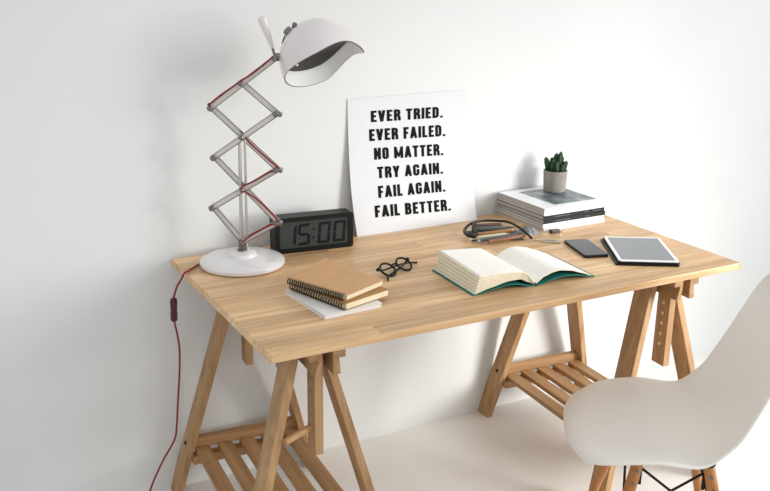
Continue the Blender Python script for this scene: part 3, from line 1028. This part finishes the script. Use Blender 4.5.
def page_half(sign, top_tab, bot_tab, layers, fan, backlift):
    bm = B()
    nx, ny = 30, 6
    def P(l, i, j):
        xx, k, q = i / nx, l / (layers - 1), j / ny
        zt, zb = lerp_tab(top_tab, xx), lerp_tab(bot_tab, xx)
        kk = k + (0.10 / layers if l % 2 else 0)
        z = zb + (zt - zb) * min(1, kk) * (1 + backlift * q * k)
        x = sign * (0.0005 + xx * (bl - 0.004 - fan * k - (0.0048 if l % 2 else 0)))
        return bm.verts.new((x, bh * q + (0.006 * k * xx * q if sign < 0 else 0) + (0.0028 if l % 2 and sign < 0 else 0) * (1 - 2 * q), z))
    V = [[[P(l, i, j) for j in range(ny + 1)] for i in range(nx + 1)] for l in range(layers)]
    Lm = layers - 1
    for i in range(nx):
        for j in range(ny):
            bm.faces.new([V[Lm][i][j], V[Lm][i + 1][j], V[Lm][i + 1][j + 1], V[Lm][i][j + 1]])
            bm.faces.new([V[0][i][j], V[0][i + 1][j], V[0][i + 1][j + 1], V[0][i][j + 1]])
    for l in range(Lm):
        for j in range(ny):
            for i in (0, nx):
                fc = bm.faces.new([V[l][i][j], V[l][i][j + 1], V[l + 1][i][j + 1], V[l + 1][i][j]]); fc.material_index = 1
        for i in range(nx):
            for j in (0, ny):
                fc = bm.faces.new([V[l][i][j], V[l][i + 1][j], V[l + 1][i + 1][j], V[l + 1][i][j]]); fc.material_index = 1
    return obj('page_block', bm, [LEAF, LEAFE], bk, True)
page_half(-1, [(0, 0.005), (0.06, 0.016), (0.14, 0.034), (0.25, 0.0435), (0.42, 0.046), (0.7, 0.047), (1, 0.0475)],
          [(0, 0.0030), (0.1, 0.012), (0.25, 0.0245), (0.45, 0.0240), (0.7, 0.0150), (1, 0.0030)], 12, 0.013, 0.16)
page_half(1, [(0, 0.005), (0.06, 0.015), (0.14, 0.026), (0.3, 0.0355), (0.41, 0.037), (0.62, 0.030), (0.8, 0.0185), (1, 0.0040)],
          [(0, 0.0030), (0.06, 0.011), (0.14, 0.0205), (0.3, 0.0295), (0.41, 0.0315), (0.62, 0.0260), (0.8, 0.0155), (1, 0.0030)], 4, 0.0, 0.20)
obj('bookmark_ribbon', tube(B(), smooth_path([(0.001, 0.002, 0.0075), (0.000, -0.003, 0.006), (0.001, -0.005, 0.001)], 4), 0.0016, 6), BLACK, bk, True)

# ------------------------------------------------------------------ spectacles
gl = thing('spectacles', 'black round spectacles folded on the desk top by the notebooks', 'glasses', (0.501, 0.350, H), math.atan2(0.358 - 0.334, 0.063))
gl.scale = (0.98, 0.98, 0.98)
tilt = math.radians(33)
def gpt(x, v, off=0.0):   # plane of the lenses leans back
    return Vector((x, -0.012 + v * math.cos(tilt) - off * math.sin(tilt), 0.0030 + v * math.sin(tilt) + off * math.cos(tilt)))
bm = B()
RL = 0.0225
for cx_ in (-0.0335, 0.0335):
    path = [gpt(cx_ + RL * 1.06 * math.cos(a), RL + RL * math.sin(a)) for a in [2 * PI * i / 32 for i in range(32)]]
    tube(bm, path, 0.0029, 8, closed=True)
tube(bm, smooth_path([gpt(-0.0115, 0.028), gpt(-0.006, 0.0325), gpt(0.006, 0.0325), gpt(0.0115, 0.028)], 5), 0.0027, 8)
for s_ in (-1, 1):
    tube(bm, [gpt(s_ * 0.052, 0.030), gpt(s_ * 0.060, 0.034), gpt(s_ * 0.066, 0.034, -0.003)], [0.003, 0.0048, 0.0042], 8)
obj('frame', bm, BLACKG, gl, True)
for cx_ in (-0.0335, 0.0335):
    bm = B()
    mt = Matrix.Translation(gpt(cx_, RL)) @ frame_to(gpt(0, 0, 1) - gpt(0, 0, 0))
    lathe(bm, [(0, 0.0006), (RL * 0.97, 0.0004), (RL * 0.97, -0.0004), (0, -0.0006)], 28, mt)
    obj('lens', bm, LENS, gl, True)
for s_, dz, dy_ in ((-1, -0.004, 0.006), (1, -0.004, 0.0)):
    hinge = gpt(s_ * 0.0655, 0.034, -0.004)
    if s_ < 0:
        ends = [Vector((-0.030, 0.022, 0.010)), Vector((0.030, 0.026, 0.008)), Vector((0.070, 0.022, 0.006)), Vector((0.098, 0.012, 0.003))]
    else:
        ends = [Vector((0.036, 0.012, 0.010)), Vector((-0.010, 0.000, 0.006)), Vector((-0.052, -0.010, 0.0045)), Vector((-0.070, -0.026, 0.003))]
    obj('temple', tube(B(), smooth_path([hinge] + ends, 6), 0.0027, 8), BLACKG, gl, True)

# ------------------------------------------------------------------ phone and tablet
def slab(corners):
    c = [Vector(p) for p in corners]
    return c
ph_c = [Vector((1.077, 0.371)), Vector((1.151, 0.352)), Vector((1.100, 0.209)), Vector((1.025, 0.221))]
ctr = sum(ph_c, Vector((0, 0))) / 4
ex = ((ph_c[1] - ph_c[0]) + (ph_c[2] - ph_c[3])).normalized()
pw, pl_ = 0.0745, 0.155
ph = thing('smartphone', 'black smartphone lying face up between the open book and tablet', 'phone', (ctr.x, ctr.y, H + 0.0004), math.atan2(ex.y, ex.x) - 0.08)
obj('body', prism(B(), roundrect(pw, pl_, 0.009, 6), 'z', 0, 0.0078, 0.0016), PHONEB, ph)
obj('screen', prism(B(), roundrect(pw - 0.005, pl_ - 0.006, 0.007, 6), 'z', 0.0078, 0.0082), PHONES, ph)

tb_c = [Vector((1.195, 0.338)), Vector((1.326, 0.247)), Vector((1.220, 0.056)), Vector((1.091, 0.138))]
ctr = sum(tb_c, Vector((0, 0))) / 4
TZ0, TT = 0.0062, 0.0065
tab = thing('tablet', 'white-bezelled tablet with grey screen in a black folding case', 'tablet', (ctr.x, ctr.y, H + 0.0004))
ca = math.atan2(-0.0866, 0.130) + 0.05
def rot2(p, a): return (p[0] * math.cos(a) - p[1] * math.sin(a), p[0] * math.sin(a) + p[1] * math.cos(a))
TW, TL = 0.165, 0.232
rr_ = lambda w_, l_, rd, dx=0, dy=0: [rot2((p[0] + dx, p[1] + dy), ca) for p in roundrect(w_, l_, rd, 5)]
bm = prism(B(), rr_(TW + 0.010, TL + 0.008, 0.008, -0.004, -0.002), 'z', 0, 0.0050, 0.0012)
prism(bm, rr_(TW + 0.004, TL + 0.006, 0.009), 'z', 0.0050, 0.0100, 0.0012)
obj('case', bm, BLACK, tab)
obj('body', prism(B(), rr_(TW, TL, 0.008), 'z', 0.0100, 0.0128, 0.0008), TABW, tab)
obj('screen', prism(B(), rr_(TW - 0.018, TL - 0.022, 0.002), 'z', 0.0128, 0.0131), TABS, tab)

# ------------------------------------------------------------------ magazines
def magazine(label, x0, y0, z0, wx, dy, th, ang_, cov, spine_marks, picture=False, mats=None):
    t = thing('magazine', label, 'magazine', (x0, y0, z0), ang_, 'magazines stacked under the plant')
    c = 0.0008
    obj('pages', box(B(), (0.0015, 0.0012, c), (wx - 0.001, dy - 0.001, th - c), 0.0004), MAGP, t)
    bm = B()
    box(bm, (0, 0, 0), (wx, dy, c))
    box(bm, (0, 0, th - c), (wx, dy, th))
    box(bm, (0, 0, c), (wx, 0.0012, th - c))
    obj('cover', bm, cov, t)
    if spine_marks:
        for (xa, xb) in ((0.045, 0.105), (0.165, 0.180), (0.198, 0.232))[:3 if spine_marks > 6 else 2]:
            obj('spine_print', box(B(), (xa, -0.0004, th * 0.40), (xb, 0.0002, th * 0.58)), GREYINK, t)
    if picture:
        obj('cover_picture', box(B(), (0.060, 0.026, th), (wx - 0.018, dy - 0.03, th + 0.0003)), PHOTO, t)
    return t
MX, MY = 1.088, 0.487
ma = 0.022
dmg = 0.236
z = H + 0.0004
for lab, th, cov, sp, dx, dy_, da, pic in (
        ('white magazine at the very bottom of the magazine stack', 0.0120, MAGW, 0, 0.002, 0.000, 0.0, False),
        ('white magazine second from the bottom of the magazine stack', 0.0115, MAGW, 0, 0.000, 0.001, 0.008, False),
        ('black-spined magazine, lower of the two dark ones in the stack', 0.0125, MAGK, 5, 0.002, 0.001, -0.006, False),
        ('black-spined magazine, upper of the two dark ones in the stack', 0.0125, MAGK, 9, 0.000, 0.002, 0.004, False),
        ('white magazine with a dark cover photograph, directly under the potted cactus', 0.0230, MAGW, 0, 0.003, 0.002, 0.0, True)):
    magazine(lab, MX + dx, MY + dy_, z, 0.247, dmg, th, ma + da, cov, sp, pic)
    z += th + 0.0002
ZM = z

# ------------------------------------------------------------------ plant
pot_c = (1.262, 0.660)
pl = thing('potted_cactus', 'small dark green cactus in a grey cement pot on the magazines', 'plant', (pot_c[0], pot_c[1], ZM + 0.0004))
pl.scale = (1.17, 1.17, 1.25)
obj('pot', lathe(B(), [(0, 0), (0.0285, 0), (0.0305, 0.002), (0.0335, 0.0545), (0.0332, 0.056), (0.0305, 0.056), (0.0298, 0.050), (0.029, 0.010), (0, 0.010)], 40), POT, pl, True)
obj('soil', lathe(B(), [(0, 0.0500), (0.012, 0.0505), (0.0296, 0.0485), (0.0292, 0.044), (0, 0.044)], 28), SOIL, pl, True)
def stem(px_, py_, hgt, rad, lx, ly, side=None):
    bm = B()
    base = Vector((px_, py_, 0.046))
    path, rads = [], []
    n = 9
    for i in range(n + 1):
        k = i / n
        path.append(base + Vector((lx * k ** 1.4, ly * k ** 1.4, hgt * k)))
        rads.append(rad * (0.62 + 0.5 * math.sin(PI * min(1, k * 0.86 + 0.06))) * (1 if k < 0.9 else 0.55))
    # ribbed column
    t = bmesh.new()
    nr = 14
    rings = []
    for p, rr in zip(path, rads):
        rings.append([t.verts.new(p + rr * (1 + 0.13 * (1 if j % 2 else -1)) * Vector((math.cos(2 * PI * j / nr), math.sin(2 * PI * j / nr), 0))) for j in range(nr)])
    for a, b in zip(rings, rings[1:]):
        for j in range(nr): t.faces.new([a[j], a[(j + 1) % nr], b[(j + 1) % nr], b[j]])
    tp = t.verts.new(path[-1] + Vector((0, 0, rad * 0.35)))
    for j in range(nr): t.faces.new([rings[-1][j], rings[-1][(j + 1) % nr], tp])
    merge(bm, t)
    obj('stem', bm, CACT, pl, True)
e1 = Vector((math.cos(-yaw), math.sin(-yaw)))
e2 = Vector((-e1.y, e1.x))
for (s, d, h_, rd, ls) in ((-0.019, 0.004, 0.042, 0.0068, -0.009), (-0.012, -0.006, 0.038, 0.0060, 0.004), (0.000, 0.006, 0.052, 0.0075, 0.001), (0.0065, -0.002, 0.058, 0.0064, 0.005),
                           (0.012, 0.008, 0.044, 0.0062, 0.006), (0.018, -0.004, 0.034, 0.0070, 0.009), (0.002, -0.012, 0.034, 0.0068, -0.002), (0.014, -0.013, 0.027, 0.0062, 0.003),
                           (-0.006, 0.012, 0.040, 0.006, -0.004)):
    p = e1 * s - e2 * (-d)
    stem(p.x, p.y, h_, rd, (e1 * ls).x, (e1 * ls).y)

# ------------------------------------------------------------------ pens, cord and small things behind the book
def pen(name, label, cat, a, b, rad, col, tip=None, end=None, rough=0.4, hexagon=False, group='pens and pencils bundled behind the open book'):
    A, Bv = Vector(a), Vector(b)
    d = (Bv - A)
    L = d.length
    t = thing(name, label, cat, a, 0, group)
    mt = frame_to(d)
    bm = lathe(B(), [(0, 0.0), (rad * 0.9, 0.0), (rad, 0.001), (rad, L * 0.86), (0, L * 0.86)], 6 if hexagon else 16, mt)
    obj('barrel', bm, mat(label[:40], col, rough), t, not hexagon)
    bm = lathe(B(), [(0, L * 0.86), (rad * 0.95, L * 0.86), (rad * 0.25, L * 0.985), (0, L)], 12, mt)
    obj('tip', bm, mat(label[:30] + ' tip', tip or (200, 170, 130), 0.5), t, True)
    if end:
        bm = lathe(B(), [(0, -0.0015), (rad * 0.8, -0.001), (rad * 0.95, 0.0), (rad * 0.95, 0.006), (rad * 1.02, 0.006), (rad * 1.02, 0.0005), (rad * 0.9, -0.0018), (0, -0.002)], 16, mt)
        obj('end_cap', bm, mat(label[:30] + ' cap', end, 0.5), t, True)
    return t
hz_ = H
# pouch under the bundle
bm = B()
path = []
pz = thing('pencil_pouch', 'limp dark grey pencil pouch lying under the pens', 'pouch', (0.925, 0.520, H + 0.0004), -0.35)
nx, ny = 18, 8
rows = []
for i in range(nx + 1):
    row = []
    for j in range(ny + 1):
        x = -0.075 + 0.158 * i / nx
        y = -0.050 + 0.105 * j / ny
        e = min(1, 6 * min(i / nx, 1 - i / nx)) * min(1, 4 * min(j / ny, 1 - j / ny))
        z_ = 0.0012 + e * (0.0085 + 0.0015 * math.sin(i * 1.3 + j * 0.9))
        row.append(bm.verts.new((x, y + 0.003 * math.sin(i * 0.7), z_)))
    rows.append(row)
lowr = [[bm.verts.new((v.co.x, v.co.y, 0.0)) for v in row] for row in rows]
for i in range(nx):
    for j in range(ny):
        bm.faces.new([rows[i][j], rows[i + 1][j], rows[i + 1][j + 1], rows[i][j + 1]])
        bm.faces.new([lowr[i][j], lowr[i][j + 1], lowr[i + 1][j + 1], lowr[i + 1][j]])
for i in range(nx):
    for j in (0, ny): bm.faces.new([rows[i][j], rows[i + 1][j], lowr[i + 1][j], lowr[i][j]])
for j in range(ny):
    for i in (0, nx): bm.faces.new([rows[i][j], rows[i][j + 1], lowr[i][j + 1], lowr[i][j]])
obj('fabric', bm, mat('dark_grey_felt', (86, 82, 80), 0.9, noise=0.35, scale=40), pz, True)
zz = H + 0.0105
pen('pencil', 'cream pencil with a dotted end, at the left front of the pen bundle', 'pencil', (0.828, 0.500, zz + 0.000), (0.965, 0.487, zz + 0.001), 0.0056, (196, 186, 160), (190, 150, 100), (232, 224, 200))
pen('pen', 'slim slate grey pen with a pale end in the pen bundle', 'pen', (0.838, 0.472, zz - 0.0015), (1.000, 0.468, zz + 0.002), 0.0046, (74, 82, 88), (60, 60, 62), (150, 152, 150))
pen('pencil', 'brown orange-ended pencil at the front of the pen bundle', 'pencil', (0.863, 0.451, zz - 0.001), (1.012, 0.451, zz + 0.001), 0.0056, (140, 92, 62), (214, 186, 160), (150, 94, 72))
pen('pencil', 'ochre pencil lying along the middle of the pen bundle', 'pencil', (0.855, 0.516, zz + 0.0045), (0.990, 0.486, zz + 0.0115), 0.0048, (160, 116, 66), (190, 150, 110))
pen('pen', 'thick grey pen with a green end in the pen bundle', 'pen', (0.880, 0.564, zz + 0.004), (1.000, 0.511, zz + 0.0075), 0.0075, (88, 98, 98), (60, 62, 64), (66, 110, 98))
pen('pencil', 'dull red-brown pencil at the back of the pen bundle', 'pencil', (0.905, 0.606, zz + 0.003), (1.010, 0.572, zz + 0.003), 0.0052, (112, 88, 84), (160, 140, 120))
cord = [(0.994, 0.420, H + 0.011), (0.996, 0.445, H + 0.017), (0.996, 0.483, H + 0.026), (0.998, 0.543, H + 0.0285), (0.979, 0.585, H + 0.025), (0.936, 0.602, H + 0.025), (0.884, 0.588, H + 0.024), (0.840, 0.548, H + 0.020), (0.826, 0.510, H + 0.019), (0.838, 0.490, H + 0.0175), (0.852, 0.500, H + 0.022), (0.862, 0.530, H + 0.024), (0.878, 0.560, H + 0.0285), (0.905, 0.588, H + 0.0275)]
cb = obj('elastic_cord', tube(B(), smooth_path([(p[0], p[1], p[2]) for p in cord], 6), [0.0036 + 0.0014 * math.exp(-((i - 50) / 14) ** 2) for i in range(79)], 8), BLACK, None, True)
tag(cb, 'black elastic cord looped over the bundle of pens', 'cord')
br = B()
bp_ = smooth_path([(1.010, 0.420, H + 0.0032), (1.024, 0.418, H + 0.0032), (1.040, 0.408, H + 0.0032), (1.056, 0.392, H + 0.0032), (1.062, 0.376, H + 0.0032), (1.052, 0.374, H + 0.0032), (1.036, 0.388, H + 0.0032), (1.018, 0.404, H + 0.0032)], 5)
for p in bp_:
    s_ = bmesh.new(); bmesh.ops.create_icosphere(s_, subdivisions=1, radius=0.0031)
    for v in s_.verts: v.co += p
    merge(br, s_)
tag(obj('bead_chain', br, mat('pale_brass', (198, 190, 174), 0.35, 0.5), None, True), 'small pale metal bead chain lying beside the pen bundle', 'chain')
# crumpled patterned cloth end
cl = B()
nx, ny = 14, 10
rows = []
for i in range(nx + 1):
    row = []
    for j in range(ny + 1):
        x = 1.016 + 0.056 * i / nx; y = 0.482 + 0.060 * j / ny - 0.30 * (x - 1.016)
        e = min(1, 3.5 * min(i / nx, 1 - i / nx)) * min(1, 3.5 * min(j / ny, 1 - j / ny))
        row.append(cl.verts.new((x, y, H + 0.0006 + e * (0.014 + 0.006 * math.sin(i * 1.9 + j * 0.7) * math.cos(j * 1.4)))))
    rows.append(row)
lowr = [[cl.verts.new((v.co.x, v.co.y, H + 0.0001)) for v in row] for row in rows]
for i in range(nx):
    for j in range(ny):
        cl.faces.new([rows[i][j], rows[i + 1][j], rows[i + 1][j + 1], rows[i][j + 1]])
        cl.faces.new([lowr[i][j], lowr[i][j + 1], lowr[i + 1][j + 1], lowr[i + 1][j]])
for i in range(nx):
    for j in (0, ny): cl.faces.new([rows[i][j], rows[i + 1][j], lowr[i + 1][j], lowr[i][j]])
for j in range(ny):
    for i in (0, nx): cl.faces.new([rows[i][j], rows[i][j + 1], lowr[i][j + 1], lowr[i][j]])
tag(obj('cleaning_cloth', cl, mat('patterned_grey_cloth', (150, 152, 154), 0.85, noise=0.6, scale=70), None, True), 'crumpled grey patterned cloth between the pens and magazines', 'cloth')
us = thing('usb_stick', 'small dark stick with a metal plug in front of the magazines', 'usb stick', (1.100, 0.466, H + 0.0004), 0.03)
obj('body', box(B(), (0.0, -0.008, 0), (0.032, 0.008, 0.010), 0.002), mat('dark_brown_plastic', (64, 52, 50), 0.4), us)
obj('plug', box(B(), (0.032, -0.006, 0.002), (0.046, 0.006, 0.0075), 0.0008), CHROME, us)
